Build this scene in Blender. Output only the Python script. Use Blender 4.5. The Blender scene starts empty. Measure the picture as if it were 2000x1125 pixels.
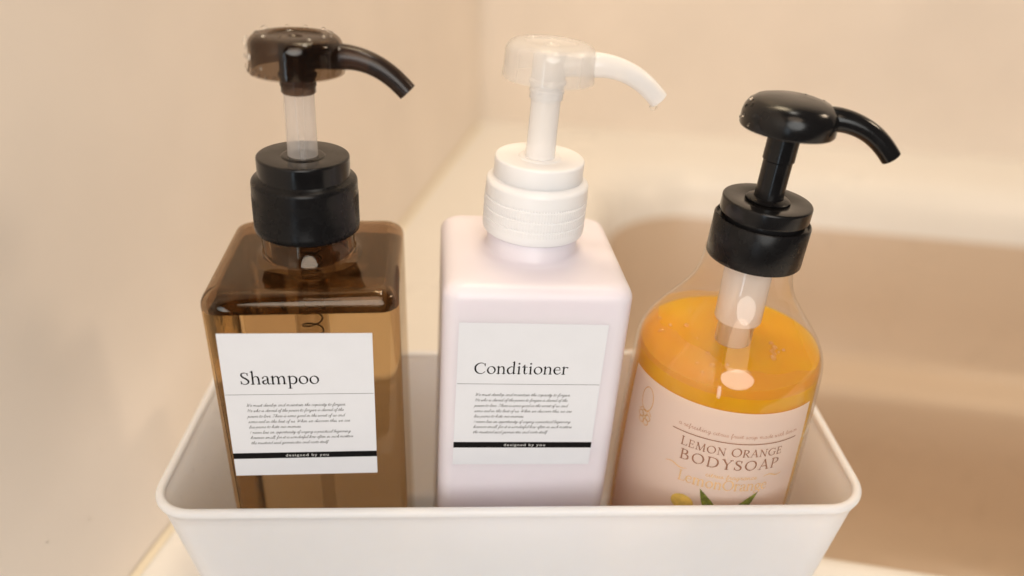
import bpy, bmesh, math, random
import numpy as np
from mathutils import Vector, Matrix
random.seed(7)
S = bpy.context.scene
COL = S.collection
PI = math.pi

# ------------------------------------------------------------------ camera
F_PX, PITCH, ROLL = 1548.64, 0.5117, -0.0158
CAM = Vector((0.0, -0.2372, 0.2362))
fw = Vector((0, math.cos(PITCH), -math.sin(PITCH)))
up0 = Vector((0, math.sin(PITCH), math.cos(PITCH)))
rt0 = Vector((1, 0, 0))
c, s = math.cos(ROLL), math.sin(ROLL)
rt = c * rt0 - s * up0
up = s * rt0 + c * up0
cam = bpy.data.cameras.new('camera')
cam.sensor_width = 36.0
cam.lens = F_PX / 2000 * 36.0
cam.clip_start = 0.01
cam.clip_end = 50
cam.dof.use_dof = True
cam.dof.focus_distance = (Vector((0.0, 0.02, 0.05)) - CAM).dot(fw)
cam.dof.aperture_fstop = 3.2
co = bpy.data.objects.new('camera', cam)
COL.objects.link(co)
M = Matrix((rt, up, -fw)).transposed().to_4x4()
M.translation = CAM
co.matrix_world = M
S.camera = co

# ------------------------------------------------------------------ light
W = bpy.data.worlds.new('World')
S.world = W
W.use_nodes = True
bg = W.node_tree.nodes['Background']
bg.inputs[0].default_value = (1.0, 0.93, 0.86, 1)
bg.inputs[1].default_value = 0.04

def area(name, loc, target, sx, sy, power, col, shape='RECTANGLE'):
    l = bpy.data.lights.new(name, 'AREA')
    l.shape = shape
    l.size = sx
    if shape in ('RECTANGLE', 'ELLIPSE'):
        l.size_y = sy
    l.energy = power
    l.color = col
    o = bpy.data.objects.new(name, l)
    COL.objects.link(o)
    o.location = loc
    o.rotation_euler = (Vector(target) - Vector(loc)).to_track_quat('-Z', 'Y').to_euler()
    return o

area('ceiling_lamp', (0.24, 0.02, 1.25), (0.1, 0.2, 0), 0.15, 0.15, 1.6, (1.0, 0.95, 0.85), 'DISK')
area('back_wall_fill', (0.08, 0.42, 1.30), (0.0, 0.35, 0), 0.40, 0.40, 5.6, (1.0, 0.80, 0.53), 'DISK')  # added unseen fill, warms the walls around the back corner
area('side_lamp', (1.0, 0.30, 0.80), (-0.1, 0.2, 0), 0.20, 0.20, 2.2, (1.0, 0.78, 0.56), 'DISK')
area('front_fill', (0.10, -0.92, 0.45), (0.0, 0.2, 0.05), 0.70, 0.70, 6.0, (1.0, 0.99, 0.95), 'DISK')  # added neutral fill behind the camera, brightens labels and bin front
area('upper_front_fill', (0.12, -0.70, 0.95), (0.0, 0.15, 0.05), 0.60, 0.60, 3.0, (1.0, 0.76, 0.56), 'DISK')  # added higher fill, lifts the shade behind the bin's front rim
area('doorway_light', (-0.74, -2.1, -0.20), (0, 0.0, 0.0), 0.38, 1.0, 6.0, (0.70, 0.86, 1.0))

S.view_settings.view_transform = 'Standard'
S.view_settings.look = 'None'
S.view_settings.exposure = 0.02
S.view_settings.gamma = 1.0
S.cycles.use_denoising = True
S.cycles.max_bounces = 20
S.cycles.transmission_bounces = 16
S.cycles.transparent_max_bounces = 24
S.cycles.sample_clamp_indirect = 4.0
S.cycles.blur_glossy = 0.6

# ------------------------------------------------------------------ materials
def new_mat(name):
    m = bpy.data.materials.new(name)
    m.use_nodes = True
    nt = m.node_tree
    nt.nodes.clear()
    out = nt.nodes.new('ShaderNodeOutputMaterial')
    return m, nt, out

def rgba(c):
    return (c[0], c[1], c[2], 1)

def noise(nt, scale, detail=3, rough=0.5):
    tc = nt.nodes.new('ShaderNodeTexCoord')
    n = nt.nodes.new('ShaderNodeTexNoise')
    n.inputs['Scale'].default_value = scale
    n.inputs['Detail'].default_value = detail
    n.inputs['Roughness'].default_value = rough
    nt.links.new(tc.outputs['Object'], n.inputs['Vector'])
    return n.outputs['Fac']

def add_bump(nt, shader, fac, strength, dist):
    b = nt.nodes.new('ShaderNodeBump')
    b.inputs['Strength'].default_value = strength
    b.inputs['Distance'].default_value = dist
    nt.links.new(fac, b.inputs['Height'])
    nt.links.new(b.outputs['Normal'], shader.inputs['Normal'])

def plastic(name, col, rough=0.4, var=0.06, nscale=40, sss=0.0, sss_r=(1, .8, .6), spec=0.5, bump=0.0, bscale=300, bdist=0.0003, rvar=0.0, sscale=0.008):
    m, nt, out = new_mat(name)
    p = nt.nodes.new('ShaderNodeBsdfPrincipled')
    f = noise(nt, nscale)
    r = nt.nodes.new('ShaderNodeValToRGB')
    r.color_ramp.elements[0].position = 0.3
    r.color_ramp.elements[1].position = 0.7
    r.color_ramp.elements[0].color = rgba([x * (1 - var) for x in col])
    r.color_ramp.elements[1].color = rgba([min(1, x * (1 + var)) for x in col])
    nt.links.new(f, r.inputs[0])
    nt.links.new(r.outputs[0], p.inputs['Base Color'])
    p.inputs['Roughness'].default_value = rough
    if rvar:
        mr = nt.nodes.new('ShaderNodeMapRange')
        mr.inputs['From Min'].default_value = 0.3
        mr.inputs['From Max'].default_value = 0.7
        mr.inputs['To Min'].default_value = rough - rvar
        mr.inputs['To Max'].default_value = rough + rvar
        nt.links.new(noise(nt, nscale * 3.1), mr.inputs['Value'])
        nt.links.new(mr.outputs[0], p.inputs['Roughness'])
    p.inputs['Specular IOR Level'].default_value = spec
    if sss:
        p.inputs['Subsurface Weight'].default_value = sss
        p.inputs['Subsurface Radius'].default_value = sss_r
        p.inputs['Subsurface Scale'].default_value = sscale
    if bump:
        add_bump(nt, p, noise(nt, bscale, 2), bump, bdist)
    nt.links.new(p.outputs[0], out.inputs[0])
    return m

def schlick(nt, f0):
    lw = nt.nodes.new('ShaderNodeLayerWeight'); lw.inputs[0].default_value = 0.5
    pw = nt.nodes.new('ShaderNodeMath'); pw.operation = 'POWER'; pw.inputs[1].default_value = 5.0
    nt.links.new(lw.outputs['Facing'], pw.inputs[0])
    ma = nt.nodes.new('ShaderNodeMath'); ma.operation = 'MULTIPLY_ADD'
    ma.inputs[1].default_value = 0.7; ma.inputs[2].default_value = f0
    nt.links.new(pw.outputs[0], ma.inputs[0])
    return ma

def thin_clear(name, tint, veil=0.0, veil_col=(1, 1, 1), gloss=0.05, spec_scale=1.0, translucent=0.5):
    """thin-walled clear or frosted plastic: tinted see-through, a milky veil, a gloss coat"""
    m, nt, out = new_mat(name)
    tr = nt.nodes.new('ShaderNodeBsdfTransparent')
    tr.inputs[0].default_value = rgba(tint)
    base = tr.outputs[0]
    if veil > 0:
        d = nt.nodes.new('ShaderNodeBsdfDiffuse'); d.inputs[0].default_value = rgba(veil_col)
        t = nt.nodes.new('ShaderNodeBsdfTranslucent'); t.inputs[0].default_value = rgba(veil_col)
        mx = nt.nodes.new('ShaderNodeMixShader'); mx.inputs[0].default_value = translucent
        nt.links.new(d.outputs[0], mx.inputs[1]); nt.links.new(t.outputs[0], mx.inputs[2])
        m2 = nt.nodes.new('ShaderNodeMixShader')
        lw = nt.nodes.new('ShaderNodeLayerWeight'); lw.inputs[0].default_value = 0.35
        mr = nt.nodes.new('ShaderNodeMapRange')
        mr.inputs['To Min'].default_value = veil
        mr.inputs['To Max'].default_value = min(1, veil * 2.2)
        nt.links.new(lw.outputs['Facing'], mr.inputs['Value'])
        nt.links.new(mr.outputs[0], m2.inputs[0])
        nt.links.new(base, m2.inputs[1]); nt.links.new(mx.outputs[0], m2.inputs[2])
        base = m2.outputs[0]
    g = nt.nodes.new('ShaderNodeBsdfGlossy')
    g.inputs['Roughness'].default_value = gloss
    mul = schlick(nt, 0.04 * spec_scale)
    m3 = nt.nodes.new('ShaderNodeMixShader')
    nt.links.new(mul.outputs[0], m3.inputs[0])
    nt.links.new(base, m3.inputs[1]); nt.links.new(g.outputs[0], m3.inputs[2])
    nt.links.new(m3.outputs[0], out.inputs[0])
    return m

def glass(name, col, ior, rough=0.0, bump=0.0, bscale=60, bdist=0.0005):
    m, nt, out = new_mat(name)
    g = nt.nodes.new('ShaderNodeBsdfGlass')
    g.inputs['Color'].default_value = rgba(col)
    g.inputs['IOR'].default_value = ior
    g.inputs['Roughness'].default_value = rough
    if bump:
        add_bump(nt, g, noise(nt, bscale, 2), bump, bdist)
    nt.links.new(g.outputs[0], out.inputs[0])
    return m

MAT = {}
MAT['wall'] = plastic('cream_wall_panel', (0.91, 0.825, 0.74), 0.38, 0.035, 9, bump=0.12, bscale=260, bdist=0.0004, spec=0.35, rvar=0.08)
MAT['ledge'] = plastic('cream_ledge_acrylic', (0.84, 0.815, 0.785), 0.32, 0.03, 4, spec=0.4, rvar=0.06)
MAT['tub'] = plastic('shade_tinted_tub_acrylic', (0.68, 0.545, 0.42), 0.30, 0.03, 4, spec=0.4, rvar=0.06)  # deeper than the ledge: the basin's shade and warm bounce put into its colour
MAT['sealant'] = plastic('cream_sealant', (0.82, 0.72, 0.55), 0.5, 0.08, 30)
MAT['bin'] = plastic('white_bin_plastic', (0.78, 0.79, 0.835), 0.42, 0.02, 25, sss=1.0, sss_r=(1, .9, .8), sscale=0.010, bump=0.06, bscale=900, bdist=0.0002)
MAT['amber'] = glass('smoke_amber_plastic', (0.80, 0.715, 0.61), 1.50, 0.0, 0.25, 45, 0.0006)
MAT['shampoo'] = glass('clear_amber_shampoo', (0.955, 0.885, 0.75), 0.893)
MAT['air'] = glass('smoke_amber_inner_wall', (0.64, 0.53, 0.43), 1 / 1.50)
MAT['surface'] = glass('shampoo_surface', (0.98, 0.95, 0.88), 1.34)
MAT['black'] = plastic('black_plastic', (0.009, 0.0085, 0.009), 0.20, 0.2, 60, spec=0.32, rvar=0.07)
MAT['black_soft'] = plastic('black_satin_plastic', (0.009, 0.0085, 0.009), 0.27, 0.2, 60, spec=0.2, rvar=0.08)
MAT['smoke'] = thin_clear('smoked_brown_plastic', (0.58, 0.49, 0.40), 0.15, (0.05, 0.035, 0.028), 0.06)
MAT['smoke_dense'] = thin_clear('dense_smoked_plastic', (0.36, 0.26, 0.20), 0.50, (0.075, 0.050, 0.040), 0.24, 0.8)
MAT['frost_stem'] = thin_clear('frosted_stem_plastic', (0.97, 0.95, 0.93), 0.27, (0.86, 0.83, 0.81), 0.08, 1.0, 0.2)
MAT['natural'] = thin_clear('natural_clear_plastic', (0.99, 0.985, 0.98), 0.20, (1.0, 0.99, 0.98), 0.07, 0.8, 0.45)
MAT['natural_dense'] = thin_clear('milky_natural_plastic', (0.99, 0.98, 0.97), 0.60, (1.0, 0.995, 1.0), 0.12, 0.8, 0.12)
MAT['natural_collar'] = plastic('ribbed_natural_plastic', (0.93, 0.935, 0.97), 0.28, 0.01, 40, sss=0.5, sss_r=(1, .95, .9), spec=0.4, sscale=0.006)
MAT['lavender'] = plastic('lavender_white_bottle', (0.82, 0.775, 0.845), 0.33, 0.015, 20, sss=0.35, sss_r=(1, .85, .95), spec=0.4)
MAT['paper'] = plastic('white_label_paper', (0.81, 0.83, 0.885), 0.55, 0.012, 90, bump=0.05, bscale=1500, bdist=0.0001)
MAT['ink'] = plastic('black_ink', (0.008, 0.0075, 0.008), 0.6, 0.1, 200, spec=0.08)
MAT['grey_ink'] = plastic('soft_black_ink', (0.03, 0.028, 0.028), 0.6, 0.1, 200, spec=0.08)
MAT['white_ink'] = plastic('white_ink', (0.8, 0.8, 0.8), 0.5, 0.05, 200)
MAT['brown_ink'] = plastic('brown_ink', (0.27, 0.12, 0.065), 0.5, 0.1, 200)
MAT['pale_ink'] = plastic('pale_pink_ink', (0.56, 0.36, 0.28), 0.5, 0.1, 200)
MAT['gold_ink'] = plastic('gold_ink', (0.72, 0.44, 0.15), 0.4, 0.15, 200)
MAT['pale_gold'] = plastic('pale_gold_ink', (0.80, 0.53, 0.27), 0.45, 0.1, 200)
MAT['leaf'] = plastic('printed_leaf_green', (0.17, 0.20, 0.025), 0.45, 0.6, 420)
MAT['lemon'] = plastic('printed_lemon_yellow', (0.72, 0.50, 0.11), 0.45, 0.25, 300)
MAT['clear'] = thin_clear('clear_bottle_plastic', (0.985, 0.975, 0.965), 0.04, (1.0, 0.78, 0.56), 0.04, 1.2)  # peach veil paints in the soap's orange reflection on the shell
MAT['foam'] = thin_clear('soap_foam', (1.0, 0.95, 0.85), 0.10, (1.0, 0.85, 0.55), 0.03, 2.5)
MAT['film'] = thin_clear('orange_soap_film', (1.0, 0.90, 0.66), 0.16, (1.0, 0.66, 0.20), 0.06)
MAT['metal'] = plastic('steel_spring', (0.18, 0.16, 0.15), 0.3, 0.1, 100)
MAT['metal'].node_tree.nodes['Principled BSDF'].inputs['Metallic'].default_value = 0.8
MAT['water'] = glass('water', (0.99, 0.99, 0.99), 1.33)
MAT['chamber'] = thin_clear('milky_chamber_plastic', (0.98, 0.97, 0.96), 0.70, (1.0, 0.97, 0.95), 0.12, 0.8, 0.25)
MAT['clear_chamber'] = thin_clear('clear_chamber_plastic', (0.93, 0.90, 0.86), 0.09, (0.7, 0.6, 0.5), 0.05)

def soap_mat():
    m, nt, out = new_mat('orange_body_soap')
    ramp_f = noise(nt, 28, 3)
    r = nt.nodes.new('ShaderNodeValToRGB')
    r.color_ramp.elements[0].position = 0.35; r.color_ramp.elements[0].color = (1.0, 0.45, 0.0, 1)
    r.color_ramp.elements[1].position = 0.7; r.color_ramp.elements[1].color = (1.0, 0.56, 0.004, 1)
    nt.links.new(ramp_f, r.inputs[0])
    p = nt.nodes.new('ShaderNodeBsdfPrincipled')
    nt.links.new(r.outputs[0], p.inputs['Base Color'])
    p.inputs['Roughness'].default_value = 0.1
    p.inputs['Specular IOR Level'].default_value = 0.0
    p.inputs['Subsurface Weight'].default_value = 0.7
    p.inputs['Subsurface Radius'].default_value = (1.0, 0.6, 0.15)
    p.inputs['Subsurface Scale'].default_value = 0.016
    tr = nt.nodes.new('ShaderNodeBsdfTransparent'); tr.inputs[0].default_value = (1.0, 0.78, 0.13, 1)
    m2 = nt.nodes.new('ShaderNodeMixShader'); m2.inputs[0].default_value = 0.36
    nt.links.new(p.outputs[0], m2.inputs[1]); nt.links.new(tr.outputs[0], m2.inputs[2])
    g = nt.nodes.new('ShaderNodeBsdfGlossy'); g.inputs['Roughness'].default_value = 0.08
    fr = schlick(nt, 0.03)
    m3 = nt.nodes.new('ShaderNodeMixShader')
    nt.links.new(fr.outputs[0], m3.inputs[0]); nt.links.new(m2.outputs[0], m3.inputs[1]); nt.links.new(g.outputs[0], m3.inputs[2])
    nt.links.new(m3.outputs[0], out.inputs[0])
    return m
MAT['soap'] = soap_mat()

def label_mat():
    m, nt, out = new_mat('pearly_pink_label')
    p = nt.nodes.new('ShaderNodeBsdfPrincipled')
    p.inputs['Base Color'].default_value = (0.90, 0.84, 0.80, 1)
    p.inputs['Roughness'].default_value = 0.42
    t = nt.nodes.new('ShaderNodeBsdfTranslucent'); t.inputs[0].default_value = (1.0, 0.90, 0.80, 1)
    mx = nt.nodes.new('ShaderNodeMixShader'); mx.inputs[0].default_value = 0.42
    nt.links.new(p.outputs[0], mx.inputs[1]); nt.links.new(t.outputs[0], mx.inputs[2])
    nt.links.new(mx.outputs[0], out.inputs[0])
    return m
MAT['soap_label'] = label_mat()

# ------------------------------------------------------------------ helpers
def tag(o, label=None, cat=None, group=None, kind=None):
    if label: o['label'] = label
    if cat: o['category'] = cat
    if group: o['group'] = group
    if kind: o['kind'] = kind
    return o

def empty(name, loc, R=None):
    o = bpy.data.objects.new(name, None)
    o.empty_display_size = 0.02
    COL.objects.link(o)
    m = (R if R is not None else Matrix.Identity(3)).to_4x4()
    m.translation = Vector(loc)
    o.matrix_world = m
    return o

def mesh_obj(name, verts, faces, mat, parent=None, smooth=True, recalc=True, angle=None):
    me = bpy.data.meshes.new(name)
    me.from_pydata([tuple(v) for v in verts], [], faces)
    if recalc:
        bm = bmesh.new(); bm.from_mesh(me)
        bmesh.ops.recalc_face_normals(bm, faces=bm.faces)
        bm.to_mesh(me); bm.free()
    me.materials.append(mat)
    me.polygons.foreach_set('use_smooth', [smooth] * len(me.polygons))
    if smooth and angle:
        me.set_sharp_from_angle(angle=math.radians(angle))
    me.update()
    o = bpy.data.objects.new(name, me)
    COL.objects.link(o)
    if parent is not None:
        o.parent = parent
    return o

def join(parts):
    V, Fc = [], []
    for v, f in parts:
        n = len(V)
        V += list(v)
        Fc += [tuple(i + n for i in q) for q in f]
    return V, Fc

def lathe(profile, seg=72, closed=False, rib=None):
    """profile of (r, z); rib = (count, depth, z0, z1)"""
    V, Fc = [], []
    idx = []
    for r, z in profile:
        if r < 1e-6:
            idx.append([len(V)]); V.append((0, 0, z))
        else:
            row = []
            for k in range(seg):
                a = 2 * PI * k / seg
                rr = r
                if rib and rib[2] <= z <= rib[3] and k % 2:
                    rr = r - rib[1]
                row.append(len(V)); V.append((rr * math.cos(a), rr * math.sin(a), z))
            idx.append(row)
    n = len(profile)
    for i in range(n if closed else n - 1):
        a, b = idx[i], idx[(i + 1) % n]
        for k in range(seg):
            k2 = (k + 1) % seg
            if len(a) == 1 and len(b) == 1: continue
            if len(a) == 1: Fc.append((a[0], b[k], b[k2]))
            elif len(b) == 1: Fc.append((a[k], a[k2], b[0]))
            else: Fc.append((a[k], a[k2], b[k2], b[k]))
    return V, Fc

def arc(cx, cz, r, a0, a1, n):
    return [(cx + r * math.cos(math.radians(a0 + (a1 - a0) * i / n)), cz + r * math.sin(math.radians(a0 + (a1 - a0) * i / n))) for i in range(n + 1)]

def tube(pts, radii, seg=24, caps=True, inner=None):
    """swept tube; inner = wall thickness -> hollow at its far end"""
    pts = [Vector(p) for p in pts]
    V, Fc, rows = [], [], []
    prevn = None
    def ring(p, t, r):
        nonlocal prevn
        n = prevn if prevn is not None else (Vector((0, 0, 1)) if abs(t.z) < 0.9 else Vector((1, 0, 0)))
        n = (n - t * n.dot(t)).normalized(); prevn = n
        b = t.cross(n)
        row = []
        for k in range(seg):
            a = 2 * PI * k / seg
            row.append(len(V)); V.append(p + (n * math.cos(a) + b * math.sin(a)) * r)
        rows.append(row)
    N = len(pts)
    tang = [((pts[min(i + 1, N - 1)] - pts[max(i - 1, 0)]).normalized()) for i in range(N)]
    for i in range(N): ring(pts[i], tang[i], radii[i])
    if inner:
        ring(pts[-1], tang[-1], radii[-1] - inner)
        for i in range(N - 2, N // 2, -1): ring(pts[i], tang[i], radii[i] - inner)
    for a, b in zip(rows[:-1], rows[1:]):
        for k in range(seg):
            Fc.append((a[k], a[(k + 1) % seg], b[(k + 1) % seg], b[k]))
    if caps:
        Fc.append(tuple(reversed(rows[0])))
        Fc.append(tuple(rows[-1]))
    return V, Fc

def rrect(hx0, hx1, hy0, hy1, r, n=8, edge=6):
    """rounded rectangle outline, fixed vertex count, counter-clockwise"""
    P = []
    cs = [(hx1 - r, hy0 + r, -90), (hx1 - r, hy1 - r, 0), (hx0 + r, hy1 - r, 90), (hx0 + r, hy0 + r, 180)]
    for ci, (cx, cy, a0) in enumerate(cs):
        for i in range(n + 1):
            a = math.radians(a0 + 90 * i / n)
            P.append((cx + r * math.cos(a), cy + r * math.sin(a)))
        nx = cs[(ci + 1) % 4]
        a = math.radians(a0 + 90)
        p = P[-1]
        q = (nx[0] + r * math.cos(math.radians(nx[2])), nx[1] + r * math.sin(math.radians(nx[2])))
        for i in range(1, edge):
            t = i / edge
            P.append((p[0] + (q[0] - p[0]) * t, p[1] + (q[1] - p[1]) * t))
    return P

def loft(loops, cap0=False, cap1=False):
    V, Fc = [], []
    n = len(loops[0])
    for L in loops: V += [tuple(p) for p in L]
    for i in range(len(loops) - 1):
        for k in range(n):
            k2 = (k + 1) % n
            Fc.append((i * n + k, i * n + k2, (i + 1) * n + k2, (i + 1) * n + k))
    if cap0: Fc.append(tuple(reversed(range(n))))
    if cap1: Fc.append(tuple((len(loops) - 1) * n + k for k in range(n)))
    return V, Fc

# ------------------------------------------------------------------ lettering: stroked glyphs turned into fine flat strips
def cr(pts, n=10):
    """Catmull-Rom through (x, y, w) points"""
    P = [tuple(p) for p in pts]
    if len(P) < 3: return P
    P = [P[0]] + P + [P[-1]]
    out = []
    for i in range(1, len(P) - 2):
        for k in range(n):
            t = k / n
            out.append(tuple(0.5 * ((2 * b) + (-a + cc) * t + (2 * a - 5 * b + 4 * cc - d) * t * t + (-a + 3 * b - 3 * cc + d) * t ** 3)
                             for a, b, cc, d in zip(P[i - 1], P[i], P[i + 1], P[i + 2])))
    out.append(P[-2])
    return out

TK, TN = 0.175, 0.076     # thick and thin strokes of the serif face
def L_(*p): return ('l', p)
def C_(*p): return ('c', p)
def stem(x, y0, y1, w=TK): return L_((x, y0, w), (x, y1, w))
def serif(x, y, l=0.17, w=TN): return L_((x - l, y + w / 2, w), (x + l, y + w / 2, w))
def flag(x, y): return L_((x - 0.16, y - 0.11, TN), (x + 0.02, y - 0.015, TN * 1.3))
def bowl(cx, cy, rx, ry, wt=TK * 1.08, wn=TN, tilt=0.35):
    P = []
    for i in range(33):
        a = 2 * PI * i / 32
        w = wn + (wt - wn) * abs(math.cos(a - tilt)) ** 1.5
        P.append((cx + rx * math.cos(a), cy + ry * math.sin(a), w))
    return L_(*P)
def arch(x, x2, y0=0.0):
    return [C_((x, 0.70, TN), (x + 0.17, 0.90, TN), (x + 0.36, 0.975, TN * 1.5), (x2 - 0.06, 0.86, TK), (x2, 0.62, TK)), stem(x2, 0.04, 0.64)]
G = {}
G['S'] = (0.98, [C_((0.76, 1.12, TN), (0.70, 1.33, TN), (0.46, 1.42, TN * 1.2), (0.21, 1.33, TK * .8), (0.15, 1.10, TK), (0.30, 0.88, TK * 1.1), (0.60, 0.67, TK * 1.2), (0.80, 0.42, TK * 1.1), (0.74, 0.15, TK * .8), (0.45, 0.01, TN * 1.2), (0.18, 0.10, TN), (0.08, 0.36, TN)),
               L_((0.77, 1.08, TN), (0.78, 1.38, TN)), L_((0.075, 0.06, TN), (0.065, 0.40, TN))])
G['h'] = (1.10, [stem(0.22, 0.03, 1.60), flag(0.22, 1.62), serif(0.22, 0), *arch(0.24, 0.82), serif(0.82, 0)])
G['a'] = (0.86, [C_((0.12, 0.76, TK), (0.20, 0.92, TN), (0.38, 0.985, TN), (0.56, 0.90, TK * .8), (0.61, 0.68, TK)), stem(0.61, 0.2, 0.70), C_((0.61, 0.24, TK), (0.66, 0.05, TK * .7), (0.76, 0.02, TN), (0.86, 0.09, TN)),
               C_((0.61, 0.60, TN), (0.36, 0.50, TN), (0.14, 0.36, TK), (0.12, 0.16, TK), (0.27, 0.03, TN * 1.6), (0.44, 0.08, TN), (0.60, 0.24, TN))])
G['m'] = (1.66, [stem(0.22, 0.03, 0.97), flag(0.22, 1.0), serif(0.22, 0), *arch(0.24, 0.79), serif(0.79, 0, .15), *arch(0.81, 1.37), serif(1.37, 0)])
G['n'] = (1.10, [stem(0.22, 0.03, 0.97), flag(0.22, 1.0), serif(0.22, 0), *arch(0.24, 0.82), serif(0.82, 0)])
G['p'] = (1.06, [stem(0.22, -0.52, 0.97), flag(0.22, 1.0), serif(0.22, -0.56), C_((0.24, 0.74, TN), (0.40, 0.93, TN), (0.62, 0.96, TN * 1.5), (0.86, 0.78, TK), (0.92, 0.48, TK * 1.1), (0.80, 0.16, TK), (0.54, 0.02, TN * 1.2), (0.24, 0.14, TN))])
G['o'] = (1.06, [bowl(0.52, 0.49, 0.40, 0.47)])
G['C'] = (1.36, [C_((1.20, 1.08, TN), (1.08, 1.32, TN), (0.78, 1.42, TN * 1.2), (0.42, 1.30, TK * .8), (0.16, 0.98, TK * 1.1), (0.13, 0.60, TK * 1.15), (0.30, 0.22, TK), (0.62, 0.03, TN * 1.5), (0.95, 0.05, TN), (1.22, 0.30, TN)),
               L_((1.21, 1.02, TN), (1.21, 1.36, TN))])
G['d'] = (1.08, [stem(0.80, 0.05, 1.60), flag(0.80, 1.62), L_((0.80, 0.04, TN * 1.3), (0.98, 0.09, TN)), C_((0.78, 0.86, TN), (0.62, 0.96, TN), (0.40, 0.92, TK * .7), (0.16, 0.68, TK), (0.12, 0.40, TK * 1.1), (0.24, 0.10, TK), (0.46, 0.03, TN * 1.2), (0.78, 0.22, TN))])
G['i'] = (0.56, [stem(0.27, 0.03, 0.97), flag(0.27, 1.0), serif(0.27, 0), L_((0.26, 1.38, TK * 1.25), (0.265, 1.38, TK * 1.25))])
G['t'] = (0.68, [C_((0.30, 1.24, TN), (0.29, 0.8, TK), (0.29, 0.24, TK), (0.36, 0.05, TK * .8), (0.50, 0.04, TN), (0.62, 0.14, TN)), L_((0.06, 0.91, TN), (0.60, 0.93, TN)), L_((0.08, 0.94, TN), (0.29, 1.2, TN))])
G['e'] = (0.92, [C_((0.16, 0.58, TN), (0.48, 0.585, TN), (0.76, 0.59, TN)), C_((0.77, 0.59, TN), (0.70, 0.86, TN * 1.6), (0.48, 0.97, TN * 1.2), (0.22, 0.84, TK * .8), (0.12, 0.52, TK * 1.1), (0.22, 0.18, TK), (0.46, 0.035, TN * 1.6), (0.68, 0.09, TN), (0.83, 0.25, TN))])
G['r'] = (0.78, [stem(0.22, 0.03, 0.97), flag(0.22, 1.0), serif(0.22, 0, .18), C_((0.24, 0.68, TN), (0.36, 0.88, TN), (0.50, 0.95, TN * 1.4), (0.66, 0.90, TK * .9))])
G['g'] = (0.94, [bowl(0.44, 0.62, 0.30, 0.33), L_((0.66, 0.86, TN), (0.90, 0.90, TN)), C_((0.26, 0.36, TN), (0.20, 0.20, TN * 1.5), (0.45, 0.08, TK * .8), (0.76, -0.02, TK * .8), (0.80, -0.26, TN * 1.5), (0.48, -0.46, TN), (0.14, -0.36, TN * 1.5), (0.12, -0.14, TN), (0.30, 0.03, TN))])
# capitals
def cap(w, *st): return (w, list(st))
H_ = 1.45
G['L'] = cap(1.0, stem(0.25, 0.03, H_ - .03), serif(0.25, 0), serif(0.25, H_ - TN), L_((0.25, TN / 2, TN), (0.90, TN / 2, TN)), L_((0.90, TN / 2, TN), (0.95, 0.34, TN)))
G['E'] = cap(1.06, stem(0.25, 0.03, H_ - .03), serif(0.25, 0), serif(0.25, H_ - TN), L_((0.25, TN / 2, TN), (0.92, TN / 2, TN)), L_((0.92, TN / 2, TN), (0.97, 0.32, TN)), L_((0.25, H_ - TN / 2, TN), (0.88, H_ - TN / 2, TN)), L_((0.88, H_ - TN / 2, TN), (0.90, H_ - .3, TN)), L_((0.25, 0.76, TN), (0.74, 0.76, TN)), L_((0.75, 0.62, TN), (0.75, 0.90, TN)))
G['M'] = cap(1.72, L_((0.24, 0.03, TN * 1.1), (0.32, H_, TN * 1.1)), L_((0.32, H_, TK), (0.84, 0.06, TK)), L_((0.86, 0.06, TN), (1.38, H_, TN)), L_((1.38, H_, TK), (1.46, 0.03, TK)), serif(0.24, 0), serif(1.46, 0, .19), serif(0.28, H_ - TN, .13), serif(1.42, H_ - TN, .13))
G['O'] = cap(1.52, bowl(0.75, 0.725, 0.62, 0.70))
G['N'] = cap(1.50, L_((0.28, 0.03, TN * 1.1), (0.28, H_, TN * 1.1)), L_((0.26, H_ - .04, TK), (1.20, 0.03, TK)), L_((1.22, 0.0, TN * 1.1), (1.22, H_, TN * 1.1)), serif(0.28, 0), serif(1.22, H_ - TN), serif(0.20, H_ - TN, .14))
G['R'] = cap(1.22, stem(0.25, 0.03, H_ - .03), serif(0.25, 0), serif(0.25, H_ - TN), C_((0.25, H_ - .04, TN), (0.60, H_ - .04, TN), (0.88, 1.26, TK), (0.88, 0.96, TK), (0.62, 0.74, TN), (0.28, 0.72, TN)), L_((0.52, 0.72, TK * .9), (1.02, 0.06, TK)), serif(1.10, 0, .13))
G['A'] = cap(1.34, L_((0.16, 0.03, TN), (0.66, H_ + .03, TN)), L_((0.66, H_ + .03, TK), (1.16, 0.03, TK)), L_((0.32, 0.52, TN), (0.98, 0.52, TN)), serif(0.16, 0), serif(1.16, 0, .19))
G['G'] = cap(1.50, C_((1.22, 1.10, TN), (1.08, 1.33, TN), (0.78, 1.42, TN * 1.2), (0.42, 1.30, TK * .8), (0.16, 0.98, TK * 1.1), (0.13, 0.60, TK * 1.15), (0.30, 0.22, TK), (0.66, 0.03, TN * 1.4), (1.00, 0.05, TN), (1.24, 0.20, TN * 1.4)), stem(1.24, 0.14, 0.62), serif(1.24, 0.60, .18), L_((1.22, 1.06, TN), (1.22, 1.38, TN)))
G['B'] = cap(1.16, stem(0.25, 0.03, H_ - .03), serif(0.25, 0), serif(0.25, H_ - TN), C_((0.25, H_ - .04, TN), (0.55, H_ - .04, TN), (0.80, 1.28, TK), (0.78, 0.98, TK), (0.52, 0.78, TN), (0.28, 0.77, TN)), C_((0.28, 0.77, TN), (0.62, 0.77, TN), (0.94, 0.60, TK), (0.95, 0.24, TK), (0.66, 0.03, TN), (0.25, 0.03, TN)))
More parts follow.
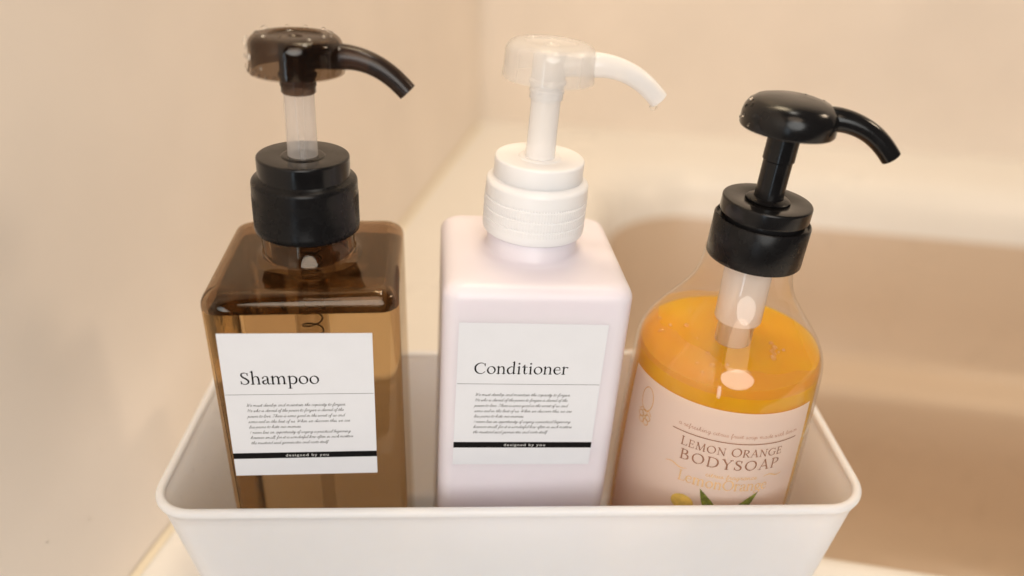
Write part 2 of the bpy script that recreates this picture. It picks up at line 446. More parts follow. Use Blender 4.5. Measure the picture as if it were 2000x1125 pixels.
G['D'] = cap(1.48, stem(0.25, 0.03, H_ - .03), serif(0.25, 0), serif(0.25, H_ - TN), C_((0.25, H_ - .04, TN), (0.68, H_ - .04, TN), (1.10, 1.24, TK * .9), (1.28, 0.78, TK * 1.15), (1.14, 0.30, TK), (0.74, 0.04, TN * 1.2), (0.25, 0.03, TN)))
G['Y'] = cap(1.24, L_((0.16, H_ - .03, TK), (0.63, 0.70, TK)), L_((1.06, H_ - .03, TN), (0.63, 0.70, TN)), stem(0.63, 0.03, 0.72), serif(0.63, 0, .19), serif(0.16, H_ - TN), serif(1.07, H_ - TN, .15))
G['P'] = cap(1.12, stem(0.25, 0.03, H_ - .03), serif(0.25, 0), serif(0.25, H_ - TN), C_((0.25, H_ - .04, TN), (0.60, H_ - .04, TN), (0.90, 1.24, TK), (0.88, 0.90, TK), (0.62, 0.68, TN), (0.28, 0.66, TN)))
G[' '] = (0.55, [])

# running script hand for the small print
TS = 0.15
K = {}
def k_(adv, *sts): return (adv, [C_(*[(x, y, TS) for x, y in st]) for st in sts])
K['a'] = k_(0.82, [(0.62, .9), (.35, .98), (.12, .6), (.14, .15), (.35, .02), (.58, .4), (.64, .92), (.62, .3), (.70, .03), (.9, .25)])
K['b'] = k_(0.72, [(0, .2), (.25, .9), (.34, 1.7), (.2, 1.6), (.16, .6), (.2, .05), (.45, .05), (.56, .5), (.42, .8), (.75, .75)])
K['c'] = k_(0.62, [(.52, .8), (.35, .98), (.1, .6), (.12, .12), (.35, .02), (.68, .3)])
K['d'] = k_(0.84, [(0.58, .9), (.33, .95), (.1, .55), (.14, .1), (.36, .05), (.58, .6), (.74, 1.8), (.64, .5), (.70, .03), (.9, .25)])
K['e'] = k_(0.60, [(0, .3), (.34, .55), (.44, .85), (.28, .98), (.1, .6), (.14, .1), (.36, .02), (.66, .3)])
K['f'] = k_(0.56, [(0, .3), (.3, 1.0), (.44, 1.7), (.3, 1.6), (.22, .6), (.14, -.6), (.28, -.5), (.25, .1), (.6, .35)])
K['g'] = k_(0.80, [(0.6, .9), (.34, .98), (.12, .6), (.16, .12), (.38, .05), (.6, .7), (.5, -.4), (.26, -.7), (.16, -.45), (.5, .0), (.86, .3)])
K['h'] = k_(0.80, [(0, .2), (.3, 1.0), (.42, 1.7), (.28, 1.6), (.16, .05)], [(.16, .2), (.4, .9), (.55, .8), (.5, .2), (.6, .02), (.86, .3)])
K['i'] = k_(0.42, [(0, .3), (.2, .9), (.16, .2), (.25, .02), (.48, .3)], [(.26, 1.4), (.28, 1.42)])
K['j'] = k_(0.42, [(0, .3), (.2, .9), (.14, -.4), (-.05, -.6), (.0, -.3), (.46, .3)], [(.26, 1.4), (.28, 1.42)])
K['l'] = k_(0.44, [(0, .2), (.28, 1.0), (.38, 1.7), (.24, 1.6), (.14, .4), (.22, .02), (.48, .3)])
K['m'] = k_(1.18, [(0, .6), (.14, .9), (.12, .03)], [(.14, .4), (.36, .95), (.48, .75), (.44, .03)], [(.46, .4), (.70, .95), (.84, .75), (.8, .15), (.92, .02), (1.22, .3)])
K['n'] = k_(0.86, [(0, .6), (.14, .9), (.12, .03)], [(.14, .4), (.38, .95), (.54, .75), (.5, .15), (.6, .02), (.9, .3)])
K['o'] = k_(0.68, [(0.4, .95), (.12, .6), (.12, .12), (.36, .02), (.54, .45), (.4, .95), (.5, .75), (.74, .8)])
K['p'] = k_(0.76, [(0, .4), (.2, .9), (.04, -.7)], [(.14, .2), (.36, .9), (.56, .7), (.5, .2), (.28, .05), (.8, .2)])
K['r'] = k_(0.60, [(0, .3), (.2, 1.0), (.26, .8), (.44, .82), (.36, .25), (.44, .02), (.66, .3)])
K['s'] = k_(0.52, [(0, .2), (.26, .95), (.34, .4), (.3, .05), (.06, .08)], [(.3, .05), (.56, .25)])
K['t'] = k_(0.50, [(0, .3), (.26, 1.4), (.16, .3), (.26, .02), (.54, .3)], [(.02, .95), (.48, 1.02)])
K['u'] = k_(0.82, [(0, .5), (.16, .9), (.12, .2), (.28, .02), (.5, .5), (.56, .9), (.54, .2), (.64, .02), (.88, .3)])
K['v'] = k_(0.66, [(0, .6), (.14, .9), (.18, .1), (.3, .05), (.5, .9), (.7, .8)])
K['w'] = k_(0.94, [(0, .6), (.14, .9), (.14, .1), (.3, .05), (.44, .8), (.46, .1), (.62, .06), (.76, .9), (.98, .8)])
K['y'] = k_(0.78, [(0, .5), (.16, .9), (.14, .2), (.3, .05), (.54, .9), (.44, -.4), (.2, -.7), (.1, -.4), (.82, .3)])
K['z'] = K['s']; K['k'] = K['h']
K['W'] = k_(1.30, [(0, 1.5), (.18, 1.6), (.22, .1), (.5, .9), (.56, 1.5), (.62, .1), (.9, .9), (1.06, 1.7)])
K['H'] = k_(1.25, [(.1, 1.4), (.3, 1.6), (.2, .05)], [(.9, 1.7), (.74, .8), (.72, .1), (.9, .05)], [(.1, .75), (1.2, .9)])
K['T'] = k_(0.95, [(0, 1.4), (.3, 1.65), (.95, 1.6)], [(.55, 1.6), (.42, .4), (.22, .02), (.05, .15)])
K['I'] = k_(0.52, [(.3, 1.6), (.22, .8), (.16, .05)])
K[' '] = (0.42, [])
K[','] = k_(0.3, [(.12, .1), (.06, -.25)])
K['.'] = k_(0.3, [(.1, .06), (.14, .06)])
K['-'] = k_(0.4, [(.05, .5), (.35, .5)])

def layout(text, font, size, spacing=0.0, slant=0.0, small=None):
    """strokes in metres, baseline at 0, and the run's width; small scales lower 'capitals' after each word's first"""
    X = 0.0
    out = []
    first = True
    for ch in text:
        adv, sts = font.get(ch, font[' '])
        k = size
        if small and not first: k = size * small
        for kind, pts in sts:
            P = cr(pts) if kind == 'c' else list(pts)
            out.append([(X + (x + slant * y) * k, y * k, max(0.01, w) * k) for x, y, w in P])
        X += adv * k + spacing * size
        first = ch == ' '
    return out, X

def raster(strokes, cell):
    """union of stroked lines -> list of flat rectangles (x0, x1, y0, y1)"""
    pts = np.array([p for st in strokes for p in st])
    x0, y0 = pts[:, 0].min() - pts[:, 2].max(), pts[:, 1].min() - pts[:, 2].max()
    x1, y1 = pts[:, 0].max() + pts[:, 2].max(), pts[:, 1].max() + pts[:, 2].max()
    nx, ny = int((x1 - x0) / cell) + 2, int((y1 - y0) / cell) + 2
    grid = np.zeros((ny, nx), bool)
    for st in strokes:
        segs = list(zip(st[:-1], st[1:])) if len(st) > 1 else [(st[0], st[0])]
        for a, b in segs:
            w = max(a[2], b[2]) / 2 + cell
            i0, i1 = max(0, int((min(a[0], b[0]) - w - x0) / cell)), min(nx, int((max(a[0], b[0]) + w - x0) / cell) + 2)
            j0, j1 = max(0, int((min(a[1], b[1]) - w - y0) / cell)), min(ny, int((max(a[1], b[1]) + w - y0) / cell) + 2)
            if i1 <= i0 or j1 <= j0: continue
            gx = x0 + (np.arange(i0, i1) + 0.5) * cell
            gy = (y0 + (np.arange(j0, j1) + 0.5) * cell)[:, None]
            dx, dy = b[0] - a[0], b[1] - a[1]
            l2 = dx * dx + dy * dy
            t = np.clip(((gx - a[0]) * dx + (gy - a[1]) * dy) / l2, 0, 1) if l2 > 1e-16 else np.zeros((j1 - j0, i1 - i0))
            d = np.hypot(gx - a[0] - t * dx, gy - a[1] - t * dy)
            grid[j0:j1, i0:i1] |= d <= (a[2] + (b[2] - a[2]) * t) / 2
    return grid_rects(grid, x0, y0, cell)

def grid_rects(grid, x0, y0, cell):
    rects, open_ = [], {}
    for j in range(grid.shape[0] + 1):
        runs = set()
        if j < grid.shape[0]:
            d = np.diff(np.concatenate(([0], grid[j].astype(np.int8), [0])))
            runs = set(zip(np.where(d == 1)[0].tolist(), np.where(d == -1)[0].tolist()))
        for r in list(open_):
            if r not in runs:
                rects.append((x0 + r[0] * cell, x0 + r[1] * cell, y0 + open_.pop(r) * cell, y0 + j * cell))
        for r in runs:
            open_.setdefault(r, j)
    return rects

def fill_poly(poly, cell):
    P = np.array(poly)
    x0, y0 = P.min(0) - cell; x1, y1 = P.max(0) + cell
    gx = np.arange(x0, x1, cell) + cell / 2; gy = np.arange(y0, y1, cell) + cell / 2
    X, Y = np.meshgrid(gx, gy)
    ins = np.zeros(X.shape, bool)
    for (ax, ay), (bx, by) in zip(P, np.roll(P, -1, 0)):
        cnd = (ay > Y) != (by > Y)
        with np.errstate(divide='ignore', invalid='ignore'):
            ins ^= cnd & (X < (bx - ax) * (Y - ay) / (by - ay + 1e-15) + ax)
    return grid_rects(ins, x0, y0, cell)

def rect_mesh(rects, fn, maxw=None):
    V, Fc = [], []
    for a, b, c0, d in rects:
        n = max(1, int(math.ceil((b - a) / maxw))) if maxw else 1
        for i in range(n):
            p, q = a + (b - a) * i / n, a + (b - a) * (i + 1) / n
            k = len(V)
            V += [fn(p, c0), fn(q, c0), fn(q, d), fn(p, d)]
            Fc.append((k, k + 1, k + 2, k + 3))
    return V, Fc

def shift(strokes, dx, dy):
    return [[(x + dx, y + dy, w) for x, y, w in st] for st in strokes]

# ------------------------------------------------------------------ room (turned 10.75 degrees to the bin)
ZL = -0.100                                      # the ledge the bin stands on
A = math.radians(10.75)
ROOM = Matrix.Rotation(-A, 3, 'Z')
def room(u, v, z): return tuple(ROOM @ Vector((u, v, z)))

# walls: left wall, soft cove, back wall as one wet-room panel
prof = [(-0.2005, -1.6), (-0.2005, -0.4), (-0.2005, 0.3)]
cx_, cy_, rr = -0.2005 + 0.018, 0.8116 - 0.018, 0.018
prof += [(cx_ + rr * math.cos(math.radians(180 - 90 * i / 8)), cy_ + rr * math.sin(math.radians(180 - 90 * i / 8))) for i in range(9)]
prof += [(0.4, 0.8116), (1.8, 0.8116)]
V, Fc = [], []
for u, v in prof:
    for z in (-0.75, 0.2, 0.8, 1.7): V.append(room(u, v, z))
for i in range(len(prof) - 1):
    for j in range(3):
        Fc.append((i * 4 + j, (i + 1) * 4 + j, (i + 1) * 4 + j + 1, i * 4 + j + 1))
w = mesh_obj('wall', V, Fc, MAT['wall'], recalc=False, angle=40)
tag(w, 'cream bathroom wall panels meeting in a soft corner behind the tub', kind='structure')

# bathtub with its broad ledge
tub = empty('bathtub', room(0.55, 0.40, -0.505), ROOM)
tag(tub, 'bathtub with shade-darkened basin, inner step and broad ledge under the white bin', 'bathtub')
def tl(u0, u1, v0, v1, r, z):
    return [(u - 0.55, v - 0.40, z + 0.505) for u, v in rrect(u0, u1, v0, v1, r, 10, 10)]
spec = [(-0.2, 1.8, -0.16, 0.8116, 0.002, -0.62), (-0.2, 1.8, -0.16, 0.8116, 0.002, ZL - 0.012), (-0.2, 1.8, -0.148, 0.8116, 0.002, ZL), (-0.040, 1.23, 0.092, 0.722, 0.11, ZL), (-0.028, 1.22, 0.099, 0.708, 0.105, ZL - 0.0016), (-0.018, 1.21, 0.105, 0.694, 0.10, ZL - 0.0065), (-0.010, 1.20, 0.1095, 0.681, 0.098, ZL - 0.0155), (-0.004, 1.19, 0.1135, 0.669, 0.097, ZL - 0.030), (0.000, 1.184, 0.1165, 0.659, 0.096, ZL - 0.050),
        (0.004, 1.18, 0.119, 0.651, 0.095, ZL - 0.075), (0.012, 1.17, 0.124, 0.636, 0.09, -0.235), (0.018, 1.16, 0.128, 0.625, 0.085, -0.287), (0.023, 1.155, 0.132, 0.617, 0.083, -0.297), (0.032, 1.145, 0.138, 0.604, 0.08, -0.3025),
        (0.05, 1.13, 0.144, 0.576, 0.08, -0.306), (0.055, 1.125, 0.147, 0.568, 0.078, -0.310), (0.058, 1.12, 0.150, 0.563, 0.077, -0.319), (0.065, 1.11, 0.157, 0.556, 0.075, -0.38), (0.075, 1.10, 0.167, 0.545, 0.075, -0.44),
        (0.095, 1.08, 0.185, 0.525, 0.075, -0.48), (0.13, 1.05, 0.205, 0.495, 0.07, -0.500), (0.19, 0.98, 0.26, 0.43, 0.05, -0.505)]
rim = loft([tl(*q) for q in spec[:9]])
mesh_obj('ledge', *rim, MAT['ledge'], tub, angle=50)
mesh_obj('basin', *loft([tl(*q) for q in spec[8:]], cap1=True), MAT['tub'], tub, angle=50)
# bead of sealant along the wall foot
bead = []
for v in np.linspace(-0.145, 0.79, 10):
    b = 0.0035
    bead.append([(-0.2005 + 0.0006 - 0.55, v - 0.4, ZL + 0.505 + b), (-0.2005 + b * .45 - 0.55, v - 0.4, ZL + 0.505 + b * .5), (-0.2005 + b - 0.55, v - 0.4, ZL + 0.505 + 0.0006)])
V = [p for r in bead for p in r]
Fc = []
for i in range(len(bead) - 1):
    for j in range(2): Fc.append((i * 3 + j, i * 3 + j + 1, (i + 1) * 3 + j + 1, (i + 1) * 3 + j))
mesh_obj('sealant', V, Fc, MAT['sealant'], tub)

# ------------------------------------------------------------------ the white bin
BW, BD, TAPER = 0.2942 / 2, 0.1138, 0.165
BIN_R = Matrix.Rotation(0.0316, 3, 'Z')
bin_ = empty('storage_bin', BIN_R @ Vector((0.002, BD / 2, ZL + 0.0005)), BIN_R)
tag(bin_, 'white tapered plastic bin with rounded corners holding the three pump bottles', 'bin')
HB = -ZL
def bl(off, z, r):
    """outline at offset off from the rim's centre line, z measured from the rim"""
    return [(x, y, z + HB) for x, y in rrect(-BW - off, BW + off, -BD / 2 - (off - z * TAPER * 0.7), BD / 2 + (off - z * TAPER * 0.7), r, 10, 4)]
def side(z, extra): return 0.0008 + z * TAPER + extra
loops = []
for zz, e in ((-0.0985, -0.003), (-0.0965, -0.001), (-0.093, 0.0), (-0.06, 0.0), (-0.03, 0.0), (-0.012, 0.0), (-0.0085, 0.0)):
    loops.append(bl(side(zz, e), zz, 0.0165))
for a in range(-60, 241, 25):                     # rolled rim
    rr = math.radians(a)
    loops.append(bl(0.0019 * math.cos(rr) * 1.0, -0.0019 + 0.0019 * math.sin(rr), 0.0165 + 0.0019 * math.cos(rr)))
for zz, e in ((-0.0085, -0.0027), (-0.03, -0.0027), (-0.06, -0.0027), (-0.090, -0.0027), (-0.0945, -0.0040), (-0.0958, -0.007)):
    loops.append(bl(side(zz, e), zz, 0.015))
mesh_obj('body', *loft(loops, cap0=True, cap1=True), MAT['bin'], bin_, angle=60)

# ------------------------------------------------------------------ bottle parts
def off(vf, dz, dx=0.0, dy=0.0):
    return [(x + dx, y + dy, z + dz) for x, y, z in vf[0]], vf[1]
def rot_shift(vf, mat):
    return [tuple(mat @ Vector(v)) for v in vf[0]], vf[1]

def square_loops(W, inset, zb, neck_r, neck_top, bottom=True):
    """rounded square bottle, shoulder plane at z = zb, axis at x = y = 0"""
    h = W / 2 - inset
    rv = 0.0065 - inset * 0.6
    def sq(i, z, r=None): return [(x, y, z) for x, y in rrect(-h + i, h - i, -h + i, h - i, max(0.0012, (rv - i * 0.25) if r is None else r), 8, 8)]
    L = []
    if bottom:
        L += [sq(0.006, inset), sq(0.003, inset + 0.0006), sq(0.001, inset + 0.0022), sq(0, inset + 0.005)]
    top = zb - inset
    L += [sq(0, zb * t) for t in (0.25, 0.5, 0.75)]
    fr = 0.0062 - inset * 0.5
    for a in range(0, 91, 15):
        q = math.radians(a)
        L.append(sq(fr * (1 - math.cos(q)), top - fr + fr * math.sin(q)))
    base = sq(0.012, top + 0.0004, 0.006)
    L.append(base)
    def circ(r, z, mix):
        out = []
        for x, y, _ in base:
            d = math.hypot(x, y)
            cxr, cyr = x / d * r, y / d * r
            out.append((x * mix + cxr * (1 - mix), y * mix + cyr * (1 - mix), z))
        return out
    L.append(circ(neck_r + 0.003, top + 0.0007, 0.18))
    L.append(circ(neck_r + 0.0012, top + 0.0012, 0.0))
    L.append(circ(neck_r, top + 0.0024, 0))
    L.append(circ(neck_r, zb + neck_top, 0))
    return L

def pump(root, zb, base, mats, tilt=0.0, soap=False, dx=0.0, dome=False, yaw=-0.25, bands=False, reach=1.0, lift=0.0):
    """collar, closure disc, stem and head with its spout; heights measured from the shoulder plane"""
    T = Matrix.Translation((dx, 0, zb)) @ Matrix.Translation((0, 0, base)) @ Matrix.Rotation(tilt, 4, 'Y')
    def put(name, vf, mat, parent=root, angle=40):
        return mesh_obj(name, *rot_shift(vf, T), mats[mat], parent, angle=angle)
    if not soap:
        # screw collar, slightly domed top edge and fine ribs
        pr = [(0.0, 0.0), (0.0196, 0.0), (0.0204, 0.0006), (0.0206, 0.0016), (0.0206, 0.0030), (0.02055, 0.0034), (0.0205, 0.0152), (0.0204, 0.0156), (0.0203, 0.0195)]
        pr += arc(0.0183, 0.0197, 0.0020, 0, 75, 5) + [(0.0179, 0.0222), (0.0175, 0.0226)]
        if bands:
            pr = [(r - (0.00035 if 0.0034 < z < 0.0156 and 0.4 < (z / 0.0042) % 1 < 0.6 else 0), z) for r, z in pr[:5] + [(0.02055, 0.0034 + 0.0122 * i / 40) for i in range(1, 40)] + pr[7:]]
        put('collar', lathe(pr + [(0.0, 0.0226)], 220, rib=(110, 0.00022, 0.0031, 0.0154)), 'collar')
        dz = 0.0222
        pr = [(0.0, dz), (0.0176, dz), (0.0176, dz + 0.0070)] + arc(0.0167, dz + 0.0072, 0.0009, 0, 90, 4) + [(0.0085, dz + 0.0077), (0.0080, dz + 0.0081), (0.0072, dz + 0.0081), (0.0, dz + 0.0081)]
        put('closure_disc', lathe(pr, 72), 'disc')
        s0, s1 = dz + 0.0075, 0.0645 + lift
        put('stem', lathe([(0.0058, s0 - 0.001), (0.0056, s0 + 0.012), (0.0056, s1)], 40), 'stem')
        hz = 0.0605 + lift
    else:
        pr = [(0.0, 0.0), (0.0188, 0.0), (0.0191, 0.0004), (0.0191, 0.0165), (0.0186, 0.0172), (0.0182, 0.0172), (0.0180, 0.0160), (0.0, 0.0160)]
        put('collar', lathe(pr, 96), 'collar')
        pr = [(0.0, 0.0160), (0.0165, 0.0160), (0.0165, 0.0185), (0.0174, 0.0188), (0.0176, 0.0195), (0.0176, 0.0240)] + arc(0.0168, 0.0243, 0.0008, 0, 90, 4) + [(0.0080, 0.0249), (0.0072, 0.0243), (0.0, 0.0243)]
        put('closure_disc', lathe(pr, 96), 'disc')
        put('stem', lathe([(0.0058, 0.024), (0.0056, 0.030), (0.0056, 0.0410), (0.0061, 0.0415), (0.0061, 0.0520)], 40), 'stem')
        # stepped wiper ring at the stem foot
        pts = []
        V, Fc = lathe([(0.0057, 0.0246), (0.0082, 0.0247), (0.0086, 0.0253), (0.0080, 0.0258), (0.0058, 0.0262)], 40)
        put('wiper_ring', (V, Fc), 'collar')
        hz = 0.0535
    # head: hollow cup, open below
    t = 0.0011
    if not dome:
        outer = [(0.0171, hz), (0.0172, hz + 0.0006), (0.0169, hz + 0.0035), (0.0167, hz + 0.0082)] + arc(0.0127, hz + 0.0092, 0.0040, 5, 88, 7) + [(0.0105, hz + 0.0134), (0.0098, hz + 0.0134), (0.0094, hz + 0.0127), (0.0088, hz + 0.0124), (0.0030, hz + 0.0124), (0.0022, hz + 0.0117), (0.0, hz + 0.0115)]
        inner = [(0.0, hz + 0.0104), (0.0092, hz + 0.0112), (0.0120, hz + 0.0120)] + list(reversed(arc(0.0127, hz + 0.0092, 0.0040 - t, 5, 80, 5))) + [(0.0167 - t, hz + 0.0080), (0.0160, hz + 0.0006), (0.0161, hz)]
    else:
        outer = [(0.0174, hz), (0.0178, hz + 0.0006), (0.01775, hz + 0.0048), (0.0172, hz + 0.0072), (0.0160, hz + 0.0092), (0.0135, hz + 0.0110), (0.0095, hz + 0.0121), (0.0045, hz + 0.0126), (0.0, hz + 0.0127)]
        inner = [(0.0, hz + 0.0114), (0.0090, hz + 0.0108), (0.0130, hz + 0.0096), (0.0158, hz + 0.0078), (0.0164, hz + 0.0048), (0.0165, hz)]
    head = put('pump_head', lathe(outer + inner, 72, closed=False), 'head')
    hub = [(0.0066, hz - 0.0022), (0.0070, hz - 0.0016), (0.0070, hz - 0.0006), (0.0064, hz), (0.0062, hz + 0.0092), (0.0055, hz + 0.0104), (0.0, hz + 0.0106)]
    hubo = put('hub', lathe(hub, 40), 'hub', head)
    if not soap:
        put('stem_sleeve', lathe([(0.0060, hz - 0.0078), (0.0063, hz - 0.0074), (0.0063, hz - 0.0052), (0.0066, hz - 0.0050), (0.0066, hz - 0.0040), (0.0063, hz - 0.0038), (0.0063, hz - 0.0012)], 40), 'sleeve', head)
    # spout: leaves the side of the head, droops and ends in an open, cut mouth
    d = Vector((math.cos(yaw), math.sin(yaw), 0))
    k = [(0.004, 0.0052, 0.0042), (0.0100, 0.0058, 0.0044), (0.0165, 0.0062, 0.0046), (0.0215, 0.0060, 0.0043), (0.0265, 0.0049, 0.00405), (0.0310, 0.0031, 0.0039), (0.0350, 0.0007, 0.0038), (0.0385, -0.0021, 0.0037), (0.0415, -0.0050, 0.00365)]
    sm = cr([(a * (reach if a > 0.012 else 1), b, c_) for a, b, c_ in k], 5)
    pts = [d * a + Vector((0, 0, hz + b)) for a, b, _ in sm]
    sp = put('spout', tube(pts, [q[2] for q in sm], 28, caps=False, inner=0.0011), 'spout', head, 50)
    return head, T, hz, pts

def spring_tube(r, z0, z1, turns, wire):
    n = turns * 20
    return tube([(r * math.cos(2 * PI * i / 20), r * math.sin(2 * PI * i / 20), z0 + (z1 - z0) * i / n) for i in range(n + 1)], [wire] * (n + 1), 8)

def rel_rot(yaw, lean, lp):
    return Matrix.Rotation(yaw, 3, 'Z') @ Matrix.Rotation(lean, 3, 'Y') @ Matrix.Rotation(lp, 3, 'X')

BODYTXT = ['We must develop and maintain the capacity to forgive.', 'He who is devoid of the power to forgive is devoid of the', 'power to love. There is some good in the worst of us and',
           'some evil in the best of us. When we discover this, we are', 'less prone to hate our enemies.', 'I never lose an opportunity of urging a practical beginning',
           'however small, for it is wonderful how often in such matters', 'the mustard seed germinates and roots itself.']
BODYW = [0.668, 0.650, 0.655, 0.690, 0.355, 0.690, 0.705, 0.535]

def pf(q):                                        # photo fraction down the label -> true fraction
    kk = 1.136
    return q / (kk - (kk - 1) * q)

def paper_label(root, title, tw, x_title, W, zb, la, lb, lr, lw=0.0577, lh=0.0688):
    y0 = -W / 2
    cr_, sr_ = math.cos(lr), math.sin(lr)
    def at(a, b, d):                              # a across, b down, d proud of the bottle's face
        q = (a, -b)
        xx = q[0] * cr_ - q[1] * sr_
        yy = q[0] * sr_ + q[1] * cr_
        return (-0.035 + 0.005 + la + xx, y0 - d, zb + lb + yy)
    V = [at(0, 0, .00002), at(lw, 0, .00002), at(lw, lh, .00002), at(0, lh, .00002), at(0, 0, .00022), at(lw, 0, .00022), at(lw, lh, .00022), at(0, lh, .00022)]
    lab = mesh_obj('paper_label', V, [(0, 1, 2, 3), (4, 5, 6, 7), (0, 1, 5, 4), (1, 2, 6, 5), (2, 3, 7, 6), (3, 0, 4, 7)], MAT['paper'], root, smooth=False)
    fn = lambda x, y: at(x, -y, 0.00026)
    fn2 = lambda x, y: at(x, -y, 0.00030)
    st, wd = layout(title, G, 1.0, 0.03)
    k = tw * lw / wd
    st, wd = layout(title, G, k, 0.03)
    st = shift(st, x_title * lw, -pf(0.364) * lh)
    mesh_obj('title_lettering', *rect_mesh(raster(st, k / 40), fn), MAT['ink'], lab, smooth=False)
    yl = -pf(0.437) * lh
    mesh_obj('rule_line', *rect_mesh([(0.0003, lw - 0.0003, yl - 0.00008, yl + 0.00008)], fn), MAT['ink'], lab, smooth=False)
    all_ = []
    for i, (tx, wv) in enumerate(zip(BODYTXT, BODYW)):
        q = (0.522, 0.560, 0.599, 0.637, 0.674, 0.712, 0.748, 0.785)[i]
        s1, w1 = layout(tx, K, 1.0, 0.0, 0.30)
        size = 0.00084
        sx = wv * lw / (w1 * size)
        s1, _ = layout(tx, K, size, 0.0, 0.30)
        s1 = [[(x * sx + 0.132 * lw - i * 0.0004 * 0, y - pf(q) * lh, 0.00010) for x, y, w in s_] for s_ in s1]
        all_.append(rect_mesh(raster(s1, 0.00004), fn))
    mesh_obj('script_lettering', *join(all_), MAT['grey_ink'], lab, smooth=False)
    ya, yb = -pf(0.885) * lh, -pf(0.846) * lh
    mesh_obj('black_band', *rect_mesh([(0.0, lw, ya, yb)], fn), MAT['ink'], lab, smooth=False)
    cu = bpy.data.curves.new('band_text', 'FONT')
    cu.body = 'designed by you'
    cu.size = 0.0031
    cu.space_character = 1.22
    to = bpy.data.objects.new('band_text', cu)
    COL.objects.link(to)
    bpy.context.view_layer.update()
    me0 = to.evaluated_get(bpy.context.evaluated_depsgraph_get()).to_mesh()
    vv = [tuple(v.co) for v in me0.vertices]; ff = [tuple(p.vertices) for p in me0.polygons]
    bpy.data.objects.remove(to, do_unlink=True); bpy.data.curves.remove(cu)
    wmax = max(v[0] for v in vv)
    sc = 0.30 * lw / wmax
    yb_ = (ya + yb) / 2 - 0.00062
    mesh_obj('band_lettering', [fn2(0.36 * lw + v[0] * sc, yb_ + v[1] * sc * 0.86) for v in vv], ff, MAT['white_ink'], lab, smooth=False)
    return lab

def drop_mesh(n, r, flat=0.55, sag=0.0):
    """small water bead lying on a surface with normal n"""
    prf = [(0.0, flat * 1.0)] + [(math.sin(math.radians(a)), flat * math.cos(math.radians(a))) for a in (18, 36, 54, 72, 90)] + [(0.85, -0.12), (0.0, -0.12)]
    V, Fc = lathe([(a * r, b * r) for a, b in prf], 14)
    q = Vector((0, 0, 1)).rotation_difference(Vector(n).normalized()).to_matrix()
    return [q @ Vector(v) for v in V], Fc

# ------------------------------------------------------------------ shampoo
W = 0.0735
ZB = 0.184
R1 = rel_rot(0.0981, 0.0192, -0.016)
o1 = Vector((-0.0789, 0.0149, 0.0899))
shampoo = empty('shampoo_bottle', o1 + R1 @ Vector((0, W / 2, -ZB)), R1)
tag(shampoo, 'square smoke-brown see-through pump bottle labelled Shampoo with black collar', 'pump bottle', 'refill pump bottles with white paper labels')
LEVEL = ZB - 0.0085                               # the shampoo stands just under the shoulder
outer = loft(square_loops(W, 0.0, ZB, 0.0182, 0.0135), True, True)
inn = square_loops(W, 0.0017, ZB, 0.0150, 0.0125)
k0 = next(i for i, L in enumerate(inn) if max(p[2] for p in L) > LEVEL)
edge = [(x, y, LEVEL) for x, y, _ in inn[k0 - 1]]
body1 = mesh_obj('body', *outer, MAT['amber'], shampoo, angle=50)
mesh_obj('headspace_wall', *loft([edge] + inn[k0:], False, True), MAT['air'], body1, angle=50, recalc=False)
liq = mesh_obj('shampoo_liquid', *loft(inn[:k0] + [edge], True, False), MAT['shampoo'], shampoo, angle=50, recalc=False)
mesh_obj('liquid_surface', edge, [tuple(range(len(edge)))], MAT['surface'], liq, recalc=False, smooth=False)
mats1 = dict(collar=MAT['black_soft'], disc=MAT['black'], stem=MAT['frost_stem'], head=MAT['smoke'], hub=MAT['smoke_dense'], sleeve=MAT['smoke_dense'], spout=MAT['smoke_dense'])
head1, T1, hz1, sp1 = pump(shampoo, ZB, 0.0114, mats1, tilt=0.028, yaw=-0.12, reach=0.97, lift=0.0014)
pr = [(0.0068, -0.052), (0.0068, -0.012), (0.0088, -0.0115), (0.0090, -0.009), (0.0088, 0.006)]
ch = mesh_obj('pump_chamber', *off(lathe(pr, 40), ZB), MAT['clear_chamber'], shampoo)
mesh_obj('spring', *off(spring_tube(0.0042, -0.048, 0.002, 9, 0.00038), ZB), MAT['metal'], ch)
mesh_obj('dip_tube', *off(lathe([(0.0030, -0.176), (0.0030, -0.052)], 24), ZB), MAT['clear_chamber'], shampoo)
parts = []
rnd = random.Random(3)
for th, zz, rd in [(182, 10.2, 1.25), (176, 7.4, .7), (190, 5.6, 1.0), (172, 3.2, .7), (186, 1.8, 1.05), (200, 1.2, .7), (208, 6.2, .9), (215, 1.0, .8), (228, 0.9, .55), (240, 1.1, .7), (252, 0.9, .5), (-4, 9.6, .9), (-9, 7.0, .8), (6, 7.6, .6), (196, 8.6, .6), (222, 2.0, .45), (-20, 10.2, .5), (233, 3.6, .4), (205, 3.0, .5)]:
    a = math.radians(th)
    r_ = 0.0170
    P = Vector((r_ * math.cos(a), r_ * math.sin(a), hz1 + zz * 0.001))
    v_, f_ = drop_mesh((math.cos(a), math.sin(a), 0.15), rd * 0.00135, 0.72)
    parts.append(([T1 @ (P + v) for v in v_], f_))
for x, y, rd in [(-11.8, 6.5, 1.15), (-4.5, 12.3, .85), (2.2, 12.6, .7), (8.8, 10.0, .8), (12.3, 3.0, .7), (13.2, -1.5, .55), (11.2, 5.6, .5), (-13.0, -1.5, .8), (-5.2, -1.8, .5), (10.6, -4.2, .4), (-9.5, -8.0, .5), (6.5, -10.8, .45)]:
    d_ = math.hypot(x, y)
    z_ = 0.0134 if d_ < 12.9 else 0.0132
    if d_ < 9: z_ = 0.0124
    v_, f_ = drop_mesh((x * 0.02, y * 0.02, 1), rd * 0.0013, 0.8)
    parts.append(([T1 @ (Vector((x * 0.001, y * 0.001, hz1 + z_)) + v) for v in v_], f_))
